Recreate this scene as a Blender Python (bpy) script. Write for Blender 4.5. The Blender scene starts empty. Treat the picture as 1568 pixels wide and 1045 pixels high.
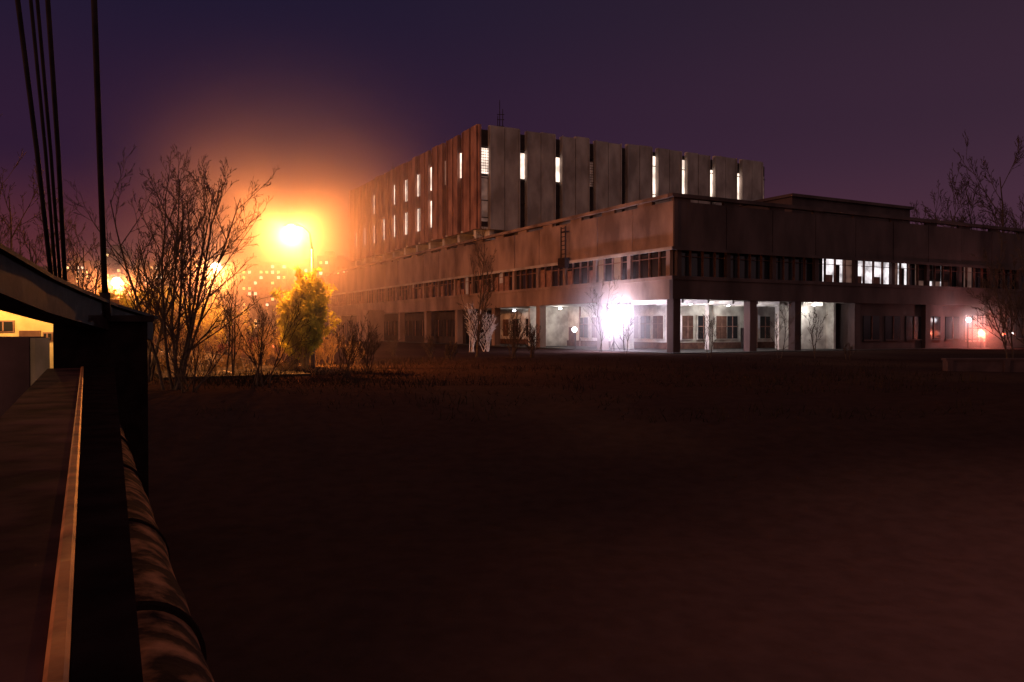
import bpy, bmesh, math, random
from mathutils import Vector, Matrix, noise
random.seed(7)
sc=bpy.context.scene
sc.view_settings.view_transform='Standard'
try: sc.view_settings.look='None'
except: pass
sc.view_settings.exposure=0; sc.view_settings.gamma=1
F=1216.0; CX=784.0; HY=504.0; CAMZ=2.17
dL=Vector((-0.473,0.881,0)).normalized(); dR=Vector((0.881,0.473,0)).normalized()
C0=Vector((14.83,73.3,0))
def img(x,y,Y): return Vector(((x-CX)/F*Y, Y, CAMZ+(HY-y)/F*Y))
def bf(u,v,z): return C0+dL*u+dR*v+Vector((0,0,z))
def gf(t,s,z): return dL*t+dR*s+Vector((0,0,CAMZ+z))
def sm(a,b,x):
    t=max(0,min(1,(x-a)/(b-a))); return t*t*(3-2*t)
def terr(x,y):
    d=math.hypot(x*0.8,y)
    z=-1.7*(1-sm(14,31,d))
    n=noise.noise(Vector((x*.13,y*.13,0)))*.16+noise.noise(Vector((x*.5,y*.5,3)))*.05
    return z+n*(1-sm(45,70,y)) - (0.12 if y<60 else 0.1)

# ---------- materials ----------
def newmat(name):
    m=bpy.data.materials.new(name); m.use_nodes=True
    nt=m.node_tree; b=nt.nodes['Principled BSDF']; return m,nt,b
def mat(name,c1,c2=None,scale=3,rough=.85,metal=0,stretch=(1,1,1),bump=0.0,detail=6,lo=.35,hi=.65,spec=.3):
    m,nt,b=newmat(name); N=nt.nodes; L=nt.links
    b.inputs['Roughness'].default_value=rough; b.inputs['Metallic'].default_value=metal
    b.inputs['Specular IOR Level'].default_value=spec
    if c2 is None: c2=tuple(x*.7 for x in c1)
    tc=N.new('ShaderNodeTexCoord'); mp=N.new('ShaderNodeMapping'); mp.inputs['Scale'].default_value=stretch
    nz=N.new('ShaderNodeTexNoise'); nz.inputs['Scale'].default_value=scale; nz.inputs['Detail'].default_value=detail
    cr=N.new('ShaderNodeValToRGB'); cr.color_ramp.elements[0].position=lo; cr.color_ramp.elements[1].position=hi
    cr.color_ramp.elements[0].color=(*c2,1); cr.color_ramp.elements[1].color=(*c1,1)
    L.new(tc.outputs['Object'],mp.inputs[0]); L.new(mp.outputs[0],nz.inputs['Vector']); L.new(nz.outputs['Fac'],cr.inputs[0]); L.new(cr.outputs[0],b.inputs['Base Color'])
    if bump:
        bp=N.new('ShaderNodeBump'); bp.inputs['Strength'].default_value=bump; bp.inputs['Distance'].default_value=.05
        L.new(nz.outputs['Fac'],bp.inputs['Height']); L.new(bp.outputs[0],b.inputs['Normal'])
    return m
def emis(name,col,st,var=0.0,scale=1.0):
    m,nt,b=newmat(name); N=nt.nodes; L=nt.links
    b.inputs['Base Color'].default_value=(.3,.3,.3,1)
    b.inputs['Emission Color'].default_value=(*col,1)
    b.inputs['Emission Strength'].default_value=st
    if var:
        tc=N.new('ShaderNodeTexCoord'); nz=N.new('ShaderNodeTexNoise'); nz.inputs['Scale'].default_value=scale
        mr=N.new('ShaderNodeMapRange'); mr.inputs[1].default_value=.35; mr.inputs[2].default_value=.65
        mr.inputs[3].default_value=st*(1-var); mr.inputs[4].default_value=st
        L.new(tc.outputs['Object'],nz.inputs['Vector']); L.new(nz.outputs['Fac'],mr.inputs[0]); L.new(mr.outputs[0],b.inputs['Emission Strength'])
    return m
M={}
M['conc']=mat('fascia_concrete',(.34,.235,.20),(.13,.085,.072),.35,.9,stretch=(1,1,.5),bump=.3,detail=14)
M['concr']=mat('fascia_concrete_shaded',(.105,.070,.070),(.045,.03,.031),.35,.9,stretch=(1,1,.4),bump=.3,detail=14)  # darker fascia copy, right-face shade put into the colour
M['conc2']=mat('block_concrete',(.46,.41,.385),(.25,.215,.20),.5,.9,stretch=(1,1,.5),bump=.3,detail=14)
M['rust']=mat('block_panel_left',(.44,.235,.18),(.20,.10,.08),.6,.9,stretch=(1,1,.5),bump=.3,detail=14)
M['dark']=mat('dark_recess',(.05,.035,.035),(.025,.016,.016),1,.8)
M['white']=mat('white_plaster',(.8,.78,.74),(.42,.38,.36),.8,.8,detail=10)
M['brick']=mat('brown_panel',(.16,.08,.06),(.09,.04,.035),2)
M['frame']=mat('window_frame',(.30,.17,.14),(.18,.09,.07),2)
m,nt,b=newmat('dark_glass'); b.inputs['Base Color'].default_value=(.02,.02,.025,1); b.inputs['Roughness'].default_value=.12; M['glass']=m
M['roof']=mat('roof_bitumen',(.08,.07,.07),(.04,.04,.04),1)
M['litw']=emis('lit_window_white',(1,.76,.62),2.2,.55,.6)
M['litc']=emis('lit_window_cool',(1,.92,.95),1.5,.75,.9)
M['litp']=emis('lit_window_pink',(1,.40,.32),.6,.6,1.2)
M['litd']=emis('lit_window_dim',(.9,.45,.33),.12,.8,1.2)
M['city']=emis('city_light',(1,.55,.22),2.4)
M['cityw']=emis('city_light_white',(1,.85,.7),2.4)
M['sod']=emis('sodium_glass',(1,.75,.6),20)
M['flood']=emis('flood_glass',(.95,.93,1),18)
M['red']=emis('red_light',(1,.16,.07),9)
M['pole']=mat('galvanised_pole',(.25,.24,.23),(.15,.14,.14),4,.5,.6)
M['bark']=mat('bark',(.09,.06,.048),(.04,.028,.024),6,.9)
M['straw']=mat('dry_twigs',(.42,.30,.13),(.26,.18,.07),6,.9)
M['birch']=mat('pale_bark',(.75,.72,.70),(.5,.46,.45),5,.9)
M['leaf']=mat('autumn_leaf',(.60,.66,.09),(.45,.46,.07),3,.8,spec=.1)
nt=M['leaf'].node_tree; tb=nt.nodes.new('ShaderNodeBsdfTranslucent'); tb.inputs[0].default_value=(.8,.75,.15,1); ms=nt.nodes.new('ShaderNodeMixShader'); ms.inputs[0].default_value=.55
nt.links.new(nt.nodes['Principled BSDF'].outputs[0],ms.inputs[1]); nt.links.new(tb.outputs[0],ms.inputs[2]); nt.links.new(ms.outputs[0],nt.nodes['Material Output'].inputs[0])
M['grass']=mat('dry_grass',(.045,.032,.022),(.018,.013,.011),.6,1,spec=0)
M['asph']=mat('asphalt',(.05,.046,.046),(.03,.028,.028),4,.8,bump=.3)
M['kerb']=mat('kerb_concrete',(.06,.05,.045),(.03,.025,.022),2,.9)
M['paint']=mat('road_paint',(.7,.7,.66),(.5,.5,.48),4)
M['steel']=mat('painted_steel_dark',(.035,.02,.02),(.016,.009,.01),5,.7,.0,bump=.15,spec=.12)
M['steelk']=mat('painted_steel_black',(.022,.013,.013),(.012,.007,.007),5,1,.0,bump=.15,spec=0)
M['steelr']=mat('rail_top_rusty',(.12,.05,.046),(.03,.013,.014),2.2,.8,.0,stretch=(1,1,1),bump=.3,detail=10,spec=.03)
M['strip']=mat('worn_lit_edge',(.85,.34,.11),(.30,.11,.04),5,.5,.1,bump=.3,detail=12,lo=.3,hi=.6,spec=.2)  # worn rail edge, its orange lamplit highlight put into the colour
M['pipe']=mat('pipe_lagging',(.55,.24,.13),(.035,.018,.016),5,.9,.0,bump=.7,detail=10,lo=.47,hi=.75,spec=.03)
M['yellow']=mat('rendered_wall',(.72,.56,.3),(.5,.4,.2),1.5,.9)
M['wallc']=mat('low_wall_concrete',(.10,.055,.053),(.055,.03,.03),1,.9,bump=.3)
M['tower']=mat('apartment_wall',(.2,.16,.15),(.12,.1,.1),.1)
M['carp']=mat('car_paint',(.25,.05,.04),(.22,.04,.03),2,.3,.3)
M['tyre']=mat('tyre',(.03,.03,.03),None,5)

# ---------- mesh builder ----------
class B:
    def __init__(s,name,parent=None): s.n=name; s.v=[]; s.f=[]; s.m=[]; s.mats=[]; s.p=parent
    def mi(s,k):
        if k not in s.mats: s.mats.append(k)
        return s.mats.index(k)
    def hexa(s,P,k):
        i=len(s.v); s.v+= [tuple(p) for p in P]; mi=s.mi(k)
        for f in ((0,1,2,3),(4,7,6,5),(0,4,5,1),(1,5,6,2),(2,6,7,3),(3,7,4,0)):
            s.f.append(tuple(i+j for j in f)); s.m.append(mi)
    def box(s,fr,a0,a1,b0,b1,c0,c1,k):
        s.hexa([fr(a0,b0,c0),fr(a1,b0,c0),fr(a1,b1,c0),fr(a0,b1,c0),fr(a0,b0,c1),fr(a1,b0,c1),fr(a1,b1,c1),fr(a0,b1,c1)],k)
    def tube(s,pts,rad,k,n=6,cap=True):
        mi=s.mi(k); base=len(s.v); m=len(pts)
        for i,p in enumerate(pts):
            d=(pts[min(i+1,m-1)]-pts[max(i-1,0)]).normalized()
            a=Vector((0,0,1)) if abs(d.z)<.9 else Vector((1,0,0))
            x=d.cross(a).normalized(); y=d.cross(x)
            for j in range(n):
                q=2*math.pi*j/n; s.v.append(tuple(p+(x*math.cos(q)+y*math.sin(q))*rad[i]))
        for i in range(m-1):
            for j in range(n):
                a=base+i*n+j; b=base+i*n+(j+1)%n
                s.f.append((a,b,b+n,a+n)); s.m.append(mi)
        if cap and n>3:
            s.f.append(tuple(base+j for j in range(n))); s.m.append(mi)
            s.f.append(tuple(base+(m-1)*n+j for j in range(n))); s.m.append(mi)
    def tri(s,a,b,c,k):
        i=len(s.v); s.v+=[tuple(a),tuple(b),tuple(c)]; s.f.append((i,i+1,i+2)); s.m.append(s.mi(k))
    def quad(s,a,b,c,d,k):
        i=len(s.v); s.v+=[tuple(a),tuple(b),tuple(c),tuple(d)]; s.f.append((i,i+1,i+2,i+3)); s.m.append(s.mi(k))
    def ball(s,c,r,k,n=10,sz=1):
        mi=s.mi(k); base=len(s.v)
        for i in range(n+1):
            th=math.pi*i/n
            for j in range(n):
                ph=2*math.pi*j/n; s.v.append((c.x+r*math.sin(th)*math.cos(ph),c.y+r*math.sin(th)*math.sin(ph),c.z+r*sz*math.cos(th)))
        for i in range(n):
            for j in range(n):
                a=base+i*n+j; b=base+i*n+(j+1)%n; s.f.append((a,b,b+n,a+n)); s.m.append(mi)
    def done(s,smooth=False,norm=True):
        me=bpy.data.meshes.new(s.n); me.from_pydata(s.v,[],s.f)
        for k in s.mats: me.materials.append(M[k])
        me.polygons.foreach_set('material_index',s.m)
        if smooth: me.polygons.foreach_set('use_smooth',[True]*len(s.f))
        me.update()
        if norm:
            bm=bmesh.new(); bm.from_mesh(me); bmesh.ops.recalc_face_normals(bm,faces=bm.faces); bm.to_mesh(me); bm.free()
        o=bpy.data.objects.new(s.n,me); sc.collection.objects.link(o)
        if s.p: o.parent=s.p
        return o
def empty(name):
    o=bpy.data.objects.new(name,None); sc.collection.objects.link(o); return o
def point(name,loc,col,P,r=.15,parent=None):
    l=bpy.data.lights.new(name,'POINT'); l.energy=P; l.color=col; l.shadow_soft_size=r
    o=bpy.data.objects.new(name,l); o.location=loc; sc.collection.objects.link(o)
    if parent: o.parent=parent
    return o

# ---------- ground ----------
def axis(lo,hi,step,far):
    a=[]; x=lo
    while x<=hi: a.append(x); x+=step
    d=step; 
    while a[-1]<far: d*=1.5; a.append(a[-1]+d)
    d=step
    while a[0]>-far: d*=1.5; a.insert(0,a[0]-d)
    return a
g=B('ground'); xs=axis(-60,60,1.2,3000); ys=axis(-10,90,1.2,3500)
for y in ys:
    for x in xs: g.v.append((x,y,terr(x,y)))
nx=len(xs)
for j in range(len(ys)-1):
    for i in range(nx-1):
        g.f.append((j*nx+i,j*nx+i+1,(j+1)*nx+i+1,(j+1)*nx+i)); g.m.append(0)
m,nt,b=newmat('ground_light_patches'); N=nt.nodes; L=nt.links; b.inputs['Roughness'].default_value=1; b.inputs['Specular IOR Level'].default_value=.0
tc=N.new('ShaderNodeTexCoord'); n1=N.new('ShaderNodeTexNoise'); n1.inputs['Scale'].default_value=.06; n1.inputs['Detail'].default_value=9
n2=N.new('ShaderNodeTexNoise'); n2.inputs['Scale'].default_value=2.5; n2.inputs['Detail'].default_value=10
L.new(tc.outputs['Object'],n1.inputs['Vector']); L.new(tc.outputs['Object'],n2.inputs['Vector'])
def light_patch(c,r0,r1,k=.4):
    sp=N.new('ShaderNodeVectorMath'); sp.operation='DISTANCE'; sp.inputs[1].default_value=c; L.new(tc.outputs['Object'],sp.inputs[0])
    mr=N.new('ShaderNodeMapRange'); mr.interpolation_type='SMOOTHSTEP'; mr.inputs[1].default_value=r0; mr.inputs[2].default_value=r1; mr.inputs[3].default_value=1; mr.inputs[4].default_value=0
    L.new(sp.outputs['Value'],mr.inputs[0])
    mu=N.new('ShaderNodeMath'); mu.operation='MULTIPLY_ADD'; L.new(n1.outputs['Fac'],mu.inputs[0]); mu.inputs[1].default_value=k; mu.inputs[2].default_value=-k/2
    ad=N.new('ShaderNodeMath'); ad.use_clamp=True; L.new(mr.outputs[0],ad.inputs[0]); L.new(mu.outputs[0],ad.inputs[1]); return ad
a1=light_patch((13,6,-1.5),1,17,.2); a2=light_patch((-17,45,0),3,11,.5)
mx=N.new('ShaderNodeMix'); mx.data_type='RGBA'; L.new(a1.outputs[0],mx.inputs[0]); mx.inputs[6].default_value=(.050,.029,.026,1); mx.inputs[7].default_value=(.36,.175,.145,1)  # brighter near-right ground, light painted in as a reddish colour
mx2=N.new('ShaderNodeMix'); mx2.data_type='RGBA'; L.new(a2.outputs[0],mx2.inputs[0]); L.new(mx.outputs[2],mx2.inputs[6]); mx2.inputs[7].default_value=(.28,.20,.11,1)  # main lamp's pool of light painted into the ground colour
m2=N.new('ShaderNodeMix'); m2.data_type='RGBA'; m2.blend_type='MULTIPLY'; m2.inputs[0].default_value=.35
cr=N.new('ShaderNodeValToRGB'); cr.color_ramp.elements[0].position=.3; cr.color_ramp.elements[0].color=(.35,.35,.35,1); cr.color_ramp.elements[1].position=.65; L.new(n2.outputs['Fac'],cr.inputs[0])
L.new(mx2.outputs[2],m2.inputs[6]); L.new(cr.outputs[0],m2.inputs[7])
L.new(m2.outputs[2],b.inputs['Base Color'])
bp=N.new('ShaderNodeBump'); bp.inputs['Strength'].default_value=.3; bp.inputs['Distance'].default_value=.1; L.new(n2.outputs['Fac'],bp.inputs['Height']); L.new(bp.outputs[0],b.inputs['Normal'])
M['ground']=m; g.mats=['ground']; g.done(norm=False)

gr=B('grass')
for i in range(18000):
    if i<13000:
        Y=random.uniform(32,60); X=random.gauss(-.33,.11)*Y if random.random()<.7 else random.uniform(-.5,.5)*Y
    else:
        Y=random.uniform(24,40); X=random.uniform(-.4,.6)*Y
        if noise.noise(Vector((X*.35,Y*.35,2)))<-.02: continue
    z=terr(X,Y)
    h=random.uniform(.10,.36)*(1.3 if noise.noise(Vector((X*.2,Y*.2,9)))>0.05 else .6)
    a=random.uniform(0,6.28); w=.018
    dx,dy=math.cos(a)*w,math.sin(a)*w
    lx,ly=random.uniform(-.2,.2),random.uniform(-.2,.2)
    gr.tri(Vector((X-dx,Y-dy,z-.02)),Vector((X+dx,Y+dy,z-.02)),Vector((X+lx,Y+ly,z+h)),'grass')
gr.done(norm=False)

W=lambda t,s,z: dL*t+dR*s+Vector((0,0,z))
r=B('road'); r.box(W,38,400,3,9.5,-.3,.03,'asph')
r.done()
rm=B('road_marking')
for i in range(40): rm.box(W,40+i*8,43+i*8,6.2,6.35,.034,.038,'paint')
rm.done()
k=B('kerb'); k.box(W,52,400,9.503,9.75,-.3,.14,'kerb'); k.box(W,52,400,2.75,2.997,-.3,.14,'kerb'); k.done()

# ---------- building ----------
bd=empty('concrete_office_building')
LU=120; LV=96
s=B('structure',bd)
s.box(bf,.5,LU,.5,LV,5.0,5.4,'white')
s.box(bf,-.0,.5,0,LV,4.95,7.05,'concr'); s.box(bf,.5,LU,0,.5,4.95,7.05,'conc')
s.box(bf,-.12,.0,-.12,LV,6.75,7.1,'concr'); s.box(bf,0,LU,-.12,0,6.75,7.1,'conc')
s.box(bf,1.2,LU,1.2,LV,5.4,9.7,'dark')
s.box(bf,.3,LU,.3,LV,9.7,13.9,'dark')
s.box(bf,.3,LU,.3,LV,13.9,14.0,'roof')
s.done()
fa=B('fascia',bd)
P=6.1
i=0; u=-.15
while u<LU:
    e=min(u+P,LU); j=random.uniform(-.03,.03)
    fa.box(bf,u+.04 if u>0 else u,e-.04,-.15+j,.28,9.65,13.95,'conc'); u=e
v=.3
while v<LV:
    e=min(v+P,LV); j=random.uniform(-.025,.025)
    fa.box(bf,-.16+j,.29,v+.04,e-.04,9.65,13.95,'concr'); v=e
fa.box(bf,-.30,-.152,-.1,.34,9.76,13.94,'concr')
fa.box(bf,-.3,-.18,-.3,LV,9.45,9.75,'concr'); fa.box(bf,-.18,LU,-.3,-.18,9.45,9.75,'conc2')
fa.box(bf,-.35,.35,-.35,LV,14.3,14.64,'concr'); fa.box(bf,.35,LU,-.35,.35,14.3,14.64,'conc')
v=0
while v<LV:
    fa.box(bf,-.1,.2,v,v+2.0,13.95,14.3,'concr'); v+=P
u=3
while u<LU:
    fa.box(bf,u,u+2.2,-.1,.2,13.95,14.3,'conc'); u+=P
fa.box(bf,1.5,14,17,36,14.0,15.9,'concr'); fa.box(bf,1.2,14.3,16.7,36.3,15.9,16.2,'concr')
fa.box(bf,10,22,40,52,14.0,15.4,'concr')
fa.done()
ws=B('window_strip',bd)
def strip_u(u0,u1,step=1.52):
    u=u0; c=0
    while u<u1:
        big=(c%4==0); w=.28 if big else .05
        ws.box(bf,u-w,u+w,.15 if big else .3,.55,7.05,9.65,'frame' if not big else 'conc')
        r=random.random()
        kk='glass'
        if r<.04: kk='litd'
        ws.box(bf,u+w,u+step-.05,.5,.56,7.1,9.6,kk)
        if random.random()<.45: ws.box(bf,u+w+.1,u+step-.15,.44,.48,7.15,7.15+random.uniform(.5,2.2),'frame')
        ws.box(bf,u+w,u+step-.05,.35,.5,8.9,8.97,'frame')
        u+=step; c+=1
strip_u(.9,LU-1)
def strip_v(v0,v1,step=1.52):
    v=v0; c=0
    while v<v1:
        big=(c%4==0); w=.25 if big else .05
        ws.box(bf,.15 if big else .3,.55,v-w,v+w,7.05,9.65,'brick' if not big else 'concr')
        kk='glass'
        if 20.5<v<34.3: kk='litc' if c%5 else 'litd'
        elif 35.5<v<41.5: kk='litd' if c%2 else 'litc'
        elif 42<v<48: kk='litd' if c%2 else 'glass'
        top=9.6
        ws.box(bf,.7,.76,v+w,v+step-.05,7.1,top,kk)
        if kk in('litc',):
            rr=random.random()
            if rr<.35: ws.box(bf,.6,.66,v+.3,v+.95,7.1,9.0,'dark')
            elif rr<.6: ws.box(bf,.6,.66,v+.1,v+1.4,7.1,7.9,'frame')
        if 35.5<v<41.5: ws.box(bf,.6,.66,v+w,v+step-.05,7.7,9.6,'dark')
        ws.box(bf,.4,.5,v+w,v+step-.05,8.95,9.0,'brick')
        v+=step; c+=1
strip_v(.9,LV-1)
ws.done()
gfl=B('ground_floor',bd)
gfl.box(bf,9,LU-1,7.5,LV-1,0,5.0,'white')
gfl.box(bf,.7,8.9,25.5,LV-1,-.2,4.98,'concr')
gfl.box(bf,50,LU-1,2.2,7.4,-.2,4.98,'dark')
gfl.box(bf,-1,LU,-1,LV,-.5,-.02,'asph')
gfl.box(bf,2.2,9,24.2,24.5,0,5,'white'); gfl.box(bf,3.2,3.45,17.0,24.2,0,5,'white')
gfl.box(bf,30,30.3,1.8,7.5,0,5,'white'); gfl.box(bf,16,16.3,4.6,7.5,0,5,'white')
for uu in (10.4,12.6,14.8,18,20.2,22.4,25,33,36,39,43,46):
    gfl.box(bf,uu-.08,uu+1.78,7.3,7.5,1.0,3.7,'white')
    gfl.box(bf,uu,uu+1.7,7.26,7.3,1.1,3.6,'glass' if random.random()<.6 else 'brick')
    gfl.box(bf,uu+.82,uu+.88,7.2,7.26,1.1,3.6,'frame'); gfl.box(bf,uu,uu+1.7,7.2,7.26,2.7,2.78,'frame')
gfl.box(bf,28,29.3,7.2,7.5,0,2.4,'brick')
for vv in (8.6,10.8,13.4,15.0,20.0):
    gfl.box(bf,8.8,9,vv-.08,vv+1.58,1.0,3.7,'white')
    gfl.box(bf,8.76,8.8,vv,vv+1.5,1.1,3.6,'brick' if vv in(8.6,13.4) else 'glass')
    gfl.box(bf,8.7,8.76,vv+.7,vv+.78,1.1,3.6,'frame'); gfl.box(bf,8.7,8.76,vv,vv+1.5,2.4,2.5,'frame')
gfl.box(bf,8.7,9,17.2,18.2,0,2.3,'dark')
gfl.box(bf,8.9,8.99,7.6,24.1,0,.7,'brick'); gfl.box(bf,9.1,49.9,7.4,7.49,0,.7,'brick')
for q in (9.6,19.3,26.8): gfl.box(bf,q,q+.14,7.25,7.45,0,5,'frame')
for q in (12.6,19.2): gfl.box(bf,8.55,8.75,q,q+.14,0,5,'frame')
for q in range(7): gfl.box(bf,1.1,8.9,2+q*3.2,2.25+q*3.2,4.65,4.99,'white')
v=27
c=0
while v<LV-4:
    gfl.box(bf,.6,.7,v,v+2.6,1.0,3.6,'glass'); gfl.box(bf,.5,.6,v+1.25,v+1.35,1.0,3.6,'brick')
    gfl.box(bf,.45,.7,v-.1,v+2.7,.85,1.0,'concr')
    v+=3.6
gfl.box(bf,.5,.6,45.2,49.5,.6,3.8,'litp')
for q in range(5): gfl.box(bf,.4,.5,45.2+q*1.05,45.3+q*1.05,.6,3.8,'dark')
gfl.box(bf,.38,.49,45.2,49.5,2.2,2.3,'dark')
u=52
while u<LU-4:
    gfl.box(bf,u,u+2.4,2.1,2.2,1,3.6,'glass'); gfl.box(bf,u+1.2,u+1.3,2.0,2.1,1,3.6,'frame'); u+=3.4
gfl.done()
co=B('columns',bd)
for u in (.1,11.6,24.6,36.5,48.5,60.5,72.5,84.5,96.5,108.5):
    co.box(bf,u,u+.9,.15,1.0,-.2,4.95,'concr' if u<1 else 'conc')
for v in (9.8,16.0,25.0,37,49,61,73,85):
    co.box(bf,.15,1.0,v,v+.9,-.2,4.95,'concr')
co.box(bf,6,6.6,9.8,10.4,0,5,'white'); co.box(bf,6,6.6,20,20.6,0,5,'white'); co.box(bf,12,12.6,4,4.6,0,5,'white')
co.box(bf,80,86,-3.2,-.16,-.2,5.6,'conc')
co.done()
ld=B('roof_ladder',bd)
for uu in (17.6,18.5): ld.tube([bf(uu,-.65,8.9),bf(uu,-.65,13.6)],[.08,.08],'steel')
for zz in range(10): ld.tube([bf(17.6,-.65,9.1+zz*.48),bf(18.5,-.65,9.1+zz*.48)],[.05,.05],'steel')
for zz in (9.9,13.0): ld.box(bf,17.5,18.6,-.7,-.2,zz,zz+.08,'steel')
ld.box(bf,17.3,18.8,-.9,-.35,9.0,10.1,'steel')
ld.done()
ub=B('upper_block',bd)
U0,V0=47.2,3.0; LR=57.4; LLn=63.5; ZB,ZT=16.9,32.0
ub.box(bf,U0+.35,U0+LLn,V0+.3,V0+LR,ZB+.3,ZT-.55,'dark')
ub.box(bf,U0+.3,U0+LLn-.2,V0+.26,V0+LR-.2,ZB,ZB+.3,'white')
ub.box(bf,U0+4,U0+LLn-4,V0+4,V0+LR-4,14.0,ZB,'conc')
for k in range(11):
    uu=U0+2+k*5.9
    ub.box(bf,uu,uu+.8,V0+.5,V0+4,15.4,ZB,'white')
for k in range(10):
    vv=V0+2+k*5.9
    ub.box(bf,U0+.5,U0+4,vv,vv+.8,15.4,ZB,'white')
cent=[1.05+6.2*k for k in range(10)]
for k in range(len(cent)-1):
    a=cent[k]+.6; b2=cent[k+1]-.6; mid=(a+b2)/2
    for (p,q,of) in ((a,mid-.05,0),(mid+.05,b2,random.uniform(-.06,.06))):
        zt=ZT+random.uniform(-.2,.12)
        ub.box(bf,U0-.3+of,U0+.35,V0+p,V0+q,ZB-.1+random.uniform(-.1,.1),zt,'conc2')
    for p in (a,b2-.18): ub.box(bf,U0-.5,U0-.41,V0+p,V0+p+.18,ZB+.1,ZT-.1,'conc2')
ub.box(bf,U0-.2,U0+.35,V0+.0,V0+.32,ZB-.1,ZT,'rust')
def litR(k,z0,z1,mt,w=.5):
    c=cent[k]; ub.box(bf,U0+.2,U0+.349,V0+c-w,V0+c+w,z0,z1,mt)
litR(0,25.0,28.7,'litw',.68)
litR(1,24.8,28.6,'litw'); litR(2,24.9,28.6,'litw'); litR(3,24.7,28.6,'litd'); litR(5,24.0,30.7,'litw'); litR(6,24.6,30.7,'litw'); litR(7,24.9,29.6,'litw'); litR(8,24.6,29.6,'litw'); litR(9,24.4,29.6,'litd',.3)
litR(0,18,24.6,'litd',.5)
for k in range(10):
    for zz in (24.3,29.0,21,18.5): ub.box(bf,U0+.12,U0+.3,V0+cent[k]-.54,V0+cent[k]+.54,zz,zz+.12,'dark')
    if k in(0,3):
        for q in range(10): ub.box(bf,U0+.13,U0+.19,V0+cent[k]-.6,V0+cent[k]+.6,24.9+q*.4,24.97+q*.4,'brick')
        for q in range(4): ub.box(bf,U0+.10,U0+.125,V0+cent[k]-.5+q*.3,V0+cent[k]-.45+q*.3,24.9,28.7,'brick')
cl=[.2+5.9*k for k in range(12)]
for k in range(11):
    a=cl[k]+(.8 if k else 0); b2=min(cl[k+1]-.8,LLn)
    if b2-a<1: continue
    mid=(a+b2)/2
    for (p,q,of) in ((a,mid-.22,0),(mid+.22,b2,random.uniform(-.05,.08))):
        ub.box(bf,U0+p,U0+q,V0-.12+of,V0+.3,ZB-.1+random.uniform(-.1,.1),ZT+random.uniform(-.2,.15),'rust')
    for p in (a,b2-.2): ub.box(bf,U0+p,U0+p+.2,V0-.32,V0-.18,ZB+.1,ZT-.1,'rust')
def litL(k,z0,z1,mt): ub.box(bf,U0+cl[k]-.6,U0+cl[k]+.7,V0+.1,V0+.299,z0,z1,mt)
for k in (1,3,4,5,6,8): litL(k,25.2+random.uniform(-.3,.4),29.2+random.uniform(-.5,.2),'litw')
litL(2,25.2,29,'litd'); litL(7,25.6,28.6,'litd')
for k in (3,4,5,6,7,8,9,10): litL(k,19.3+random.uniform(-.3,.3),23.3+random.uniform(-.5,.2),'litw')
ub.done()
an=B('roof_antenna',bd)
bp=bf(U0+3,V0+5,ZT-.6)
for dx,h in ((0,5.6),(.45,4.2),(-.3,3.2)): an.tube([bp+Vector((dx,0,0)),bp+Vector((dx,0,h))],[.09,.05],'steel')
for zz in (1.6,2.6,3.4): an.tube([bp+Vector((-.4,0,zz)),bp+Vector((.7,0,zz))],[.05,.05],'steel')
bp=bf(U0+48,V0+4,ZT-.6); an.tube([bp,bp+Vector((0,0,4.5))],[.1,.06],'steel'); an.tube([bp+Vector((-.6,0,3.2)),bp+Vector((.6,0,3.2))],[.06,.06],'steel')
an.done()
for i,(u,v,z,p) in enumerate([(4.5,6,4.2,330),(6,12.5,4.3,260),(1.6,20.5,4.0,170),(17,5,4.3,260),(27,4.5,4.2,150),(40,5,3.8,50)]):
    fx=B('ceiling_fixture',bd); c=bf(u,v,4.72); fx.ball(c,.22,'flood',8,.5); fx.done(True)
    point('room_light',bf(u,v,z),(1,.93,.84),p,.2,bd)
fx=B('canopy_lamp',bd); c=bf(19.2,1.6,2.1); fx.ball(c,.28,'flood',8); fx.tube([bf(19.2,1.7,0),bf(19.2,1.7,1.9)],[.06,.06],'steel'); fx.done(True)

# ---------- mist (added round each lamp to shape its halo, thins to nothing) ----------
def halo_mist(c,rad,dens,g=0.0,pw=2.0,col=(1,1,1)):
    bm=bmesh.new(); bmesh.ops.create_icosphere(bm,subdivisions=3,radius=1)
    me=bpy.data.meshes.new('halo_mist'); bm.to_mesh(me); bm.free()
    o=bpy.data.objects.new('halo_mist',me); o.location=c; o.scale=rad; sc.collection.objects.link(o)
    m=bpy.data.materials.new('halo_mist'); m.use_nodes=True; nt=m.node_tree; nt.nodes.clear(); N=nt.nodes; L=nt.links
    out=N.new('ShaderNodeOutputMaterial'); vs=N.new('ShaderNodeVolumeScatter')
    vs.inputs['Color'].default_value=(*col,1); vs.inputs['Anisotropy'].default_value=g
    tc=N.new('ShaderNodeTexCoord'); ln=N.new('ShaderNodeVectorMath'); ln.operation='LENGTH'; L.new(tc.outputs['Object'],ln.inputs[0])
    mr=N.new('ShaderNodeMapRange'); mr.inputs[1].default_value=0; mr.inputs[2].default_value=.97; mr.inputs[3].default_value=1; mr.inputs[4].default_value=0
    pn=N.new('ShaderNodeMath'); pn.operation='POWER'; pn.inputs[1].default_value=pw
    ml=N.new('ShaderNodeMath'); ml.operation='MULTIPLY'; ml.inputs[1].default_value=dens
    L.new(ln.outputs['Value'],mr.inputs[0]); L.new(mr.outputs[0],pn.inputs[0]); L.new(pn.outputs[0],ml.inputs[0]); L.new(ml.outputs[0],vs.inputs['Density'])
    L.new(vs.outputs[0],out.inputs['Volume']); me.materials.append(m)
    return o

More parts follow.
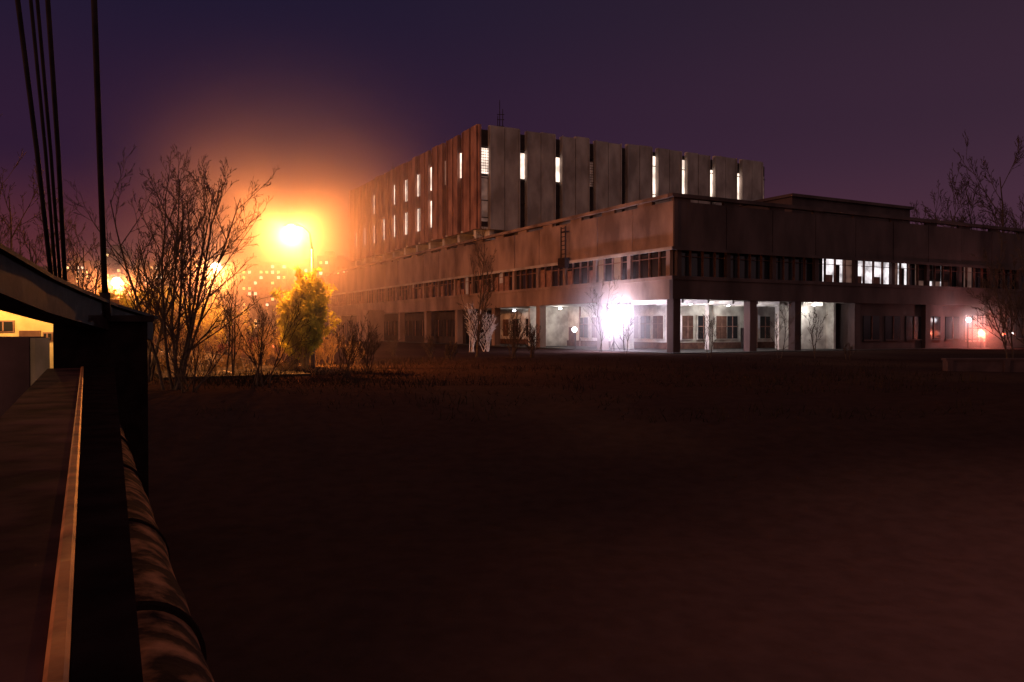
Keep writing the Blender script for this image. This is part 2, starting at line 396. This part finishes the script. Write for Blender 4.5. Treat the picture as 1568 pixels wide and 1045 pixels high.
# ---------- lamps ----------
def street_lamp(x,y,Y,P,side=1.2,col=(1,.27,.05),name='street_lamp',m_=None,gr=.28):
    h=img(x,y,Y); e=empty(name)
    z0=terr(h.x,h.y)
    o=B('pole',e); px=h.x+side
    o.tube([Vector((px,Y,z0-.2)),Vector((px,Y,z0+1.2)),Vector((px,Y,h.z-1.2))],[.14,.12,.07],'pole',8)
    o.tube([Vector((px,Y,h.z-1.2)),Vector((px-.15*side,Y,h.z-.3)),Vector((px-.45*side,Y,h.z+.05)),Vector((h.x+.3*side,Y,h.z+.16))],[.07,.06,.05,.05],'pole',8)
    o.done(True)
    o=B('head',e); o.hexa([Vector((h.x+a*.5,Y+b*.17,h.z+c)) for c,a,b in((.08,-1,-1),(.08,1,-1),(.08,1,1),(.08,-1,1),(.26,-.6,-.6),(.26,.8,-.6),(.26,.8,.6),(.26,-.6,.6))],'pole'); o.done()
    o=B('lamp_glass',e); o.ball(Vector((h.x,Y,h.z+.02)),gr,'sod',10,.7); o.done(True)
    point('lamp_light',(h.x,Y,h.z-.4),col,P,.12,e)
    if m_: halo_mist(h,(m_[0],)*3,m_[1],col=(1,.82,1),pw=m_[2])
street_lamp(447,350,46,10500,m_=(15,.19,3.5))
street_lamp(332,409,74.6,13000,1.0,m_=(9,.18,3),gr=.5)
street_lamp(180,430,96,14000,1.0,m_=(12,.11,2.6),gr=.5)
fl=empty('floodlight'); h=img(940,490,80)
o=B('mast',fl); o.tube([Vector((h.x,h.y,-.3)),Vector((h.x,h.y,h.z+.1))],[.06,.05],'steel',8)
for a in range(3):
    q=a*2.094; o.tube([Vector((h.x,h.y,1.0)),Vector((h.x+.7*math.cos(q),h.y+.7*math.sin(q),-.1))],[.03,.03],'steel')
o.hexa([Vector((h.x+a*.45,h.y+.1+b*.12,h.z+c)) for c,a,b in((-.28,-1,-1),(-.28,1,-1),(-.28,1,1),(-.28,-1,1),(.28,-1,-1),(.28,1,-1),(.28,1,1),(.28,-1,1))],'steel'); o.done()
o=B('flood_glass',fl); o.box(lambda a,b,c:Vector((a,b,c)),h.x-.4,h.x+.4,h.y-.06,h.y-.025,h.z-.24,h.z+.24,'flood'); o.done()
point('flood_light',(h.x,h.y-.6,h.z),(.92,.8,1),4500,.15,fl)
halo_mist(Vector((h.x,h.y-.6,h.z)),(9,9,9),.14,pw=3,col=(1,.92,1))
sg=empty('signal_light')
o=B('signal_heads',sg)
for (x,y,mt,r) in ((1483,490,'flood',.26),(1503,511,'red',.36),(1537,512,'red',.16),(1550,511,'flood',.12)):
    p=img(x,y,92); o.ball(p,r,mt,8); o.tube([Vector((p.x,p.y+.1,-.2)),Vector((p.x,p.y+.1,p.z))],[.05,.05],'steel')
o.done(True)
p=img(1503,511,91.3); point('red_glow',p,(1,.15,.08),900,.1,sg); halo_mist(p,(6,6,6),.28,pw=2.8)
p=img(1483,490,91.3); point('white_glow',p,(1,.6,.6),450,.1,sg)

# ---------- trees ----------
def rv(s=1): return Vector((random.gauss(0,1),random.gauss(0,1),random.gauss(0,1)))*s
def grow(b,p,d,L,r,lev,cfg,k):
    nseg=[6,5,4,3,2][min(lev,4)]; pts=[p.copy()]; dd=d.copy(); ds=[dd.copy()]
    for i in range(nseg):
        dd=(dd+rv(cfg['wob'])+Vector((0,0,cfg['up']))).normalized()
        p=p+dd*(L/nseg); pts.append(p.copy()); ds.append(dd.copy())
    mn=cfg.get('min',.008)
    rad=[max(mn,r*(1-.75*i/nseg)) for i in range(nseg+1)]
    b.tube(pts,rad,k,[7,5,4,3,3][min(lev,4)],cap=False)
    if lev>=cfg['lev']: 
        if cfg.get('leaf'):
            ls=cfg.get('ls',.09)
            for q in range(cfg['leaf']):
                c=pts[random.randint(1,nseg)]+rv(.08); a=rv(ls); e=rv(ls); b.tri(c,c+a,c+e,'leaf')
        return
    n=cfg['n'][lev]
    for i in range(n):
        t=(cfg['start'] if lev==0 else .2)+(1-(cfg['start'] if lev==0 else .2))*(i+random.random())/n
        f=t*nseg; j=min(int(f),nseg-1); q=pts[j].lerp(pts[j+1],f-j)
        side=rv().cross(ds[j]).normalized()
        sp=cfg['spread']*random.uniform(.7,1.25)
        nd=(ds[j]*math.cos(sp)+side*math.sin(sp)).normalized()
        grow(b,q,nd,L*cfg['ratio']*random.uniform(.6,1.15)*(1.15-.5*t),rad[j]*.62,lev+1,cfg,k)
def tree(x,Y,topy,name='bare_tree',stems=1,n=(9,6,5,4),lev=4,spread=.6,r=.14,k='bark',start=.2,ratio=.48,up=.1,wob=.07,leaf=0,mn=.008,lean=.15,ls=.09):
    X=(x-CX)/F*Y; z=terr(X,Y); H=CAMZ+(HY-topy)/F*Y-z
    b=B(name)
    cfg=dict(n=n,lev=lev,spread=spread,start=start,ratio=ratio,up=up,wob=wob,leaf=leaf,min=mn,ls=ls)
    for s_ in range(stems):
        d=Vector((random.gauss(0,lean),random.gauss(0,lean),1)).normalized() if stems>1 else Vector((random.gauss(0,.04),0,1)).normalized()
        grow(b,Vector((X+random.gauss(0,.15*(stems>1)),Y+random.gauss(0,.15*(stems>1)),z-.15)),d,H*random.uniform(.7,.92 if stems>1 else .95)*.95,r,0,cfg,k)
    return b.done(norm=False)
tree(268,30,195,stems=8,n=(10,7,4,3),r=.065,lean=.2,mn=.006,ratio=.42,up=.08)
tree(225,34,300,stems=4,n=(9,6,4,3),r=.06,mn=.007,ratio=.42,up=.12)
tree(350,37,385,stems=3,n=(7,5,4,3),r=.04,lean=.15,mn=.006,ratio=.42)
tree(125,40,310,stems=3,n=(8,5,4,3),r=.07,mn=.008,ratio=.42)
tree(400,32,440,'bare_shrub',stems=8,n=(6,5,4),lev=3,r=.03,lean=.35,mn=.005)
tree(290,29,460,'bare_shrub',stems=8,n=(6,5,4),lev=3,r=.03,lean=.4,mn=.005)
tree(530,38,478,'bare_shrub',stems=6,n=(6,5,4),lev=3,r=.03,lean=.4,mn=.006)
tree(560,42,490,'bare_shrub',stems=6,n=(6,5,4),lev=3,r=.03,lean=.4,mn=.006)
for x,Y,ty in ((180,46,460),(235,50,450),(280,49,470),(315,50,490),(355,49,480),(395,50,495),(430,49,485),(500,50,500),(545,50,515),(130,52,460),(250,40,540),(320,40,545),(375,42,540),(440,41,545),(285,43,530),(345,44,535),(400,47.5,520),(480,48,510)):
    tree(x,Y,ty,'dry_shrub',stems=7,n=(6,5,4),lev=3,r=.03,lean=.4,mn=.010,k='straw')
for x,Y,ty in ((120,99,440),(165,100,445),(215,99,450),(75,95,450),(340,78,460),(300,78,445),(255,79,440),(215,78,450),(175,82,440),(140,84,430)):
    tree(x,Y,ty,'roadside_shrub',stems=7,n=(6,5,4),lev=3,r=.05,lean=.35,mn=.02,k='straw',leaf=2,ls=.14)
tree(466,44.2,425,'leafy_shrub',stems=11,n=(9,5,3),lev=3,r=.04,lean=.13,leaf=10,k='straw',start=.1,ls=.11)
tree(450,46,470,'leafy_shrub',stems=8,n=(7,4,3),lev=3,r=.04,lean=.2,leaf=10,k='straw',ls=.11)
tree(60,60,290,stems=3,n=(7,5,4,3),r=.12,mn=.014)
tree(10,52,200,stems=2,n=(8,6,4,3),r=.14,mn=.013)
tree(-20,70,290,stems=3,n=(7,5,4,3),r=.12,mn=.016)
tree(732,64,335,'young_birch',stems=2,n=(12,7,5,3),r=.09,k='bark',spread=.6,lean=.07,mn=.010,start=.1,ratio=.36)
for x,Y,ty in ((722,78,465),(745,80,475),(785,61,478),(815,62,490),(660,64,510),(600,66,515),(690,60,520)):
    tree(x,Y,ty,'bare_shrub',stems=8,n=(6,5,3),lev=3,r=.04,k='birch' if Y>70 else 'bark',lean=.25,mn=.014 if Y>70 else .01)
for x,Y,ty in ((918,77,425),(958,72,465),(1085,63,478),(1190,62,465),(1243,62,470),(1300,60,520)):
    tree(x,Y,ty,'bare_sapling',stems=2,n=(7,5,4),lev=3,r=.04,lean=.2,mn=.009)
tree(1535,135,235,stems=4,n=(9,7,5,3),r=.3,mn=.035,lean=.2)
tree(1470,140,290,stems=3,n=(8,6,4,3),r=.25,mn=.03)
tree(1590,120,300,stems=3,n=(8,6,4,3),r=.25,mn=.03)
tree(1545,52,385,stems=3,n=(8,6,4,3),r=.06,mn=.009,lean=.25)
tree(1580,48,350,stems=3,n=(8,6,4,3),r=.06,mn=.009,lean=.25)
b=B('distant_trees')
cfg=dict(n=(7,5,4),lev=3,spread=.6,start=.15,ratio=.5,up=.07,wob=.1,min=.05)
for i in range(60):
    X=random.uniform(-150,-40); Y=random.uniform(150,230)
    grow(b,Vector((X,Y,-.2)),Vector((random.gauss(0,.1),0,1)).normalized(),random.uniform(7,13),.25,0,cfg,'bark')
for i in range(14):
    X=random.uniform(95,170); Y=random.uniform(170,230)
    grow(b,Vector((X,Y,-.2)),Vector((0,0,1)),random.uniform(14,20),.3,0,cfg,'bark')
b.done(norm=False)

# ---------- distant apartments ----------
def apt(x0,x1,ytop,Y):
    e=empty('apartment_building'); a=img(x0,ytop,Y); c=img(x1,ytop,Y); I=lambda a,b,c:Vector((a,b,c))
    o=B('walls',e); o.box(I,a.x,c.x,Y,Y+14,0,a.z,'tower'); o.box(I,a.x+4,a.x+9,Y+3,Y+9,a.z,a.z+3,'tower'); o.done()
    o=B('windows',e); z=3
    while z<a.z-3:
        x=a.x+1.5
        while x<c.x-2:
            rr=random.random()
            o.box(I,x,x+1.5,Y-.05,Y-.01,z,z+1.5,'city' if rr<.2 else ('cityw' if rr<.3 else 'glass'))
            x+=3.4
        z+=3.2
    o.done()
apt(368,440,402,470); apt(486,505,392,480); apt(505,560,398,520); apt(312,340,380,520); apt(160,186,382,500); apt(196,260,402,520); apt(455,482,404,500); apt(100,150,400,560); apt(20,80,408,560)

# ---------- low wall right, garage left, car ----------
o=B('low_wall'); I=lambda a,b,c:Vector((a,b,c))
a=img(1450,549,42)
o.box(I,a.x,a.x+14,42,42.4,-.9,a.z-.12,'wallc'); o.box(I,a.x-.05,a.x+14,41.95,42.45,a.z-.12,a.z,'wallc')
for q in range(5): o.box(I,a.x+q*3,a.x+q*3+.3,41.9,41.997,-.9,a.z-.12,'wallc')
o.done()
e=empty('roadside_garage'); o=B('walls',e)
a=img(-160,460,34); c=img(86,460,34)
o.box(I,a.x,c.x,34,39,-.9,a.z,'yellow'); o.box(I,a.x-.2,c.x+.15,33.4,39.2,a.z,a.z+.2,'wallc'); o.done()
o=B('windows',e)
for (x0,x1,y0,y1) in ((-60,-30,485,507),(-8,20,493,507),(68,79,511,521)):
    p=img(x0,y0,33.97); q=img(x1,y1,33.97); o.box(I,p.x-.06,q.x+.06,33.95,33.99,q.z-.06,p.z+.06,'frame'); o.box(I,p.x,q.x,33.92,33.945,q.z,p.z,'glass'); o.box(I,(p.x+q.x)/2-.03,(p.x+q.x)/2+.03,33.9,33.915,q.z,p.z,'frame')
p=img(30,500,33.97); o.box(I,p.x,p.x+.9,33.93,33.99,0,2.1,'brick'); o.done()
for xx in (60,-20,-110):
    p=img(xx,466,32.6); o=B('eave_lamp',e); o.ball(p+Vector((0,0,.15)),.12,'sod',8,.6); o.tube([p+Vector((0,0,.2)),p+Vector((0,.8,.28))],[.03,.03],'steel'); o.done(True)
    point('eave_light',p-Vector((0,0,.05)),(1,.5,.12),220,.1,e)
e=empty('parked_car'); c=Vector(((380-CX)/F*62,62,.05))
prof=[(-2.1,.35),(-2.15,.8),(-1.9,.95),(-1.1,1.0),(-.6,1.42),(.8,1.45),(1.5,1.0),(2.05,.9),(2.15,.5),(2.1,.35)]
o=B('body',e); o.mats=['carp']
n=len(prof)
for s_ in(-.85,.85):
    for (x,z) in prof: o.v.append((c.x+x,c.y+s_*(.85 if z>1.1 else 1),c.z+z))
o.f.append(tuple(range(n))); o.f.append(tuple(range(2*n-1,n-1,-1))); o.m+=[0,0]
for i in range(n): o.f.append((i,(i+1)%n,n+(i+1)%n,n+i)); o.m.append(0)
o.done()
o=B('windows',e); o.quad(c+Vector((-.95,-.78,1.02)),c+Vector((1.3,-.78,1.02)),c+Vector((.75,-.76,1.38)),c+Vector((-.6,-.76,1.38)),'glass'); o.done()
o=B('wheels',e)
for x in(-1.35,1.3):
    for y in(-.86,.66): o.tube([c+Vector((x,y,.32)),c+Vector((x,y+.2,.32))],[.32,.32],'tyre',14)
o.done()
o=B('lights',e); o.ball(c+Vector((2.1,-.6,.75)),.1,'red',6); o.ball(c+Vector((-2.1,-.6,.7)),.1,'sod',6); o.done()

# ---------- bridge foreground ----------
e=empty('bridge_railing')
o=B('top_rail',e)
o.box(gf,-1.5,14.4,-.53,-.07,-.70,-.62,'steelr')
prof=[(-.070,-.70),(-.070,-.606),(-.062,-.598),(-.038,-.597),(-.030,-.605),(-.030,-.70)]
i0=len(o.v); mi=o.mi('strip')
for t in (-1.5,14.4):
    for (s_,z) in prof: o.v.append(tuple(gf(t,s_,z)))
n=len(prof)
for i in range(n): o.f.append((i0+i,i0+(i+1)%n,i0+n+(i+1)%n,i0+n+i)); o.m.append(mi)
ed=lambda t:.056+(t*.881-1.37)*.0313
o.hexa([gf(t,s_,z) for z in(-.95,-.61) for t,s_ in((-1.0,-.028),(14.39,-.028),(14.39,ed(14.39)),(-1.0,.02))],'steelk')
o.box(gf,-1.5,14.4,-.53,-.50,-1.0,-.702,'steel')
ob=o.done()
o=B('posts',e)
for i in range(9): o.box(gf,-.8+i*1.9,-.68+i*1.9,-.40,-.25,-2.1,-.702,'steel')
for zz in (-1.2,-1.6): o.box(gf,-1.5,14.4,-.35,-.30,zz,zz+.06,'steel')
o.done()
o=B('bridge_deck'); o.box(gf,-6,24,-7,-.1,-2.5,-2.12,'asph'); o.box(gf,-6,24,-.5,-.1,-2.118,-1.98,'wallc'); o.box(gf,-6,24,-7,-6.7,-2.118,-1.98,'wallc')
o.box(gf,6,8,-6,-.6,-5,-2.5,'wallc'); o.done()
o=B('bridge_abutment'); o.box(gf,14.4,16.6,-.45,.9,-4.2,.12,'steelk'); o.box(gf,14.3,16.7,-.55,1.0,.12,.22,'steel'); o.done()
o=B('concrete_barrier'); p=img(-60,516,19); q=img(44,516,19); o.box(I,p.x,q.x,19,19.7,-.4,p.z,'wallc'); o.box(I,q.x+.002,q.x+.12,19.05,19.65,-.4,p.z-.03,'yellow'); o.done()
o=B('bridge_girder'); K=[(215,492,14.8),(150,474,13),(90,452,11),(40,432,9.6),(0,412,8.6),(-80,372,7.2),(-220,300,5.8)]
pts=[img(*q) for q in K]; 
for i in range(len(pts)-1):
    a,b2=pts[i],pts[i+1]; w=dR*.22; up=Vector((0,0,.04)); dn=Vector((0,0,-.36))
    o.hexa([a-w+dn,b2-w+dn,b2+w+dn,a+w+dn,a-w+up,b2-w+up,b2+w+up,a+w+up],'steel')
    w2=dR*.3
    o.hexa([a-w2+up,b2-w2+up,b2+w2+up,a+w2+up]+[x+Vector((0,0,.05)) for x in (a-w2+up,b2-w2+up,b2+w2+up,a+w2+up)],'steel')
o.done()
o=B('suspension_cables')
for (xb,yb,xt,Y,r_) in ((82,452,30,10.8,.03),(88,450,50,10.8,.022),(94,448,60,10.9,.022),(101,447,76,11,.03)):
    A=img(xb,yb,Y); T=img(xt,0,Y-1.2); D=T-A; o.tube([A-D*.02,A+D*.5+Vector((.02,0,0)),A+D*1.6],[r_]*3,'steel',8)
A=img(162,476,12.6); T=img(148,0,12); D=T-A; o.tube([A-D*.02,A+D*1.6],[.045,.045],'steel',8)
o.tube([A-D*.02,A+D*.06],[.08,.08],'steel',8)
o.done(True)
e=empty('insulated_pipe'); o=B('pipe',e)
o.tube([gf(t*.25,.21,-1.6) for t in range(0,57)],[.28+.006*math.sin(t*1.1)+.004*math.sin(t*2.7) for t in range(57)],'pipe',32); o.done(True)
o=B('clamps',e)
for t in (2.2,4.1,6.0,8.6,11.2,13.6):
    o.tube([gf(t,.21,-1.6),gf(t+.07,.21,-1.6)],[.30,.30],'steelk',28)
for t in (1.5,7.3,13): 
    o.box(gf,t,t+.2,.1,.32,-4.3,-1.85,'steel')
o.done()

# ---------- world ----------
w=bpy.data.worlds.new("World"); sc.world=w; w.use_nodes=True; nt=w.node_tree; N=nt.nodes; L=nt.links
bg=N['Background']; tc=N.new('ShaderNodeTexCoord'); sx=N.new('ShaderNodeSeparateXYZ'); L.new(tc.outputs['Generated'],sx.inputs[0])
def ramp(st):
    cr=N.new('ShaderNodeValToRGB'); cr.color_ramp.interpolation='EASE'
    el=cr.color_ramp.elements
    el[0].position=st[0][0]; el[0].color=(*st[0][1],1); el[1].position=st[-1][0]; el[1].color=(*st[-1][1],1)
    for p,c in st[1:-1]:
        q=el.new(p); q.color=(*c,1)
    L.new(sx.outputs['Z'],cr.inputs[0]); return cr
rl=ramp([(0,(.20,.05,.03)),(.08,(.10,.024,.032)),(.2,(.028,.011,.032)),(.4,(.013,.009,.028)),(1,(.008,.006,.016))])
rr=ramp([(0,(.088,.036,.054)),(.12,(.060,.025,.045)),(.25,(.040,.019,.036)),(.4,(.030,.016,.029)),(1,(.02,.01,.02))])
mr=N.new('ShaderNodeMapRange'); mr.interpolation_type='SMOOTHSTEP'; mr.inputs[1].default_value=-.4; mr.inputs[2].default_value=.7; L.new(sx.outputs['X'],mr.inputs[0])
mx=N.new('ShaderNodeMix'); mx.data_type='RGBA'; L.new(mr.outputs[0],mx.inputs[0]); L.new(rl.outputs[0],mx.inputs[6]); L.new(rr.outputs[0],mx.inputs[7])
dt=N.new('ShaderNodeVectorMath'); dt.operation='DOT_PRODUCT'; L.new(tc.outputs['Generated'],dt.inputs[0]); dt.inputs[1].default_value=Vector((.35,-.7,.6)).normalized()
m3=N.new('ShaderNodeMapRange'); m3.interpolation_type='SMOOTHSTEP'; m3.inputs[1].default_value=.1; m3.inputs[2].default_value=1; L.new(dt.outputs['Value'],m3.inputs[0])
m4=N.new('ShaderNodeMix'); m4.data_type='RGBA'; L.new(m3.outputs[0],m4.inputs[0]); L.new(mx.outputs[2],m4.inputs[6]); m4.inputs[7].default_value=(.24,.145,.135,1)  # glow added behind the camera to brighten ground and right face
L.new(m4.outputs[2],bg.inputs[0]); bg.inputs[1].default_value=1
sl=bpy.data.lights.new('glow_fill','SUN'); sl.energy=.65; sl.color=(1,.43,.25); sl.angle=math.radians(8)  # added warm fill from the left, standing in for city sodium glow
so=bpy.data.objects.new('glow_fill',sl); sc.collection.objects.link(so)
so.rotation_euler=(-Vector((-.93,-.34,.09))).to_track_quat('-Z','Y').to_euler()

cam=bpy.data.cameras.new('camera'); co_=bpy.data.objects.new('camera',cam); sc.collection.objects.link(co_)
cam.sensor_width=36; cam.lens=F/1568*36; cam.clip_start=.05; cam.clip_end=8000
co_.location=(0,0,CAMZ); co_.rotation_euler=(math.radians(90-.87),0,0); sc.camera=co_
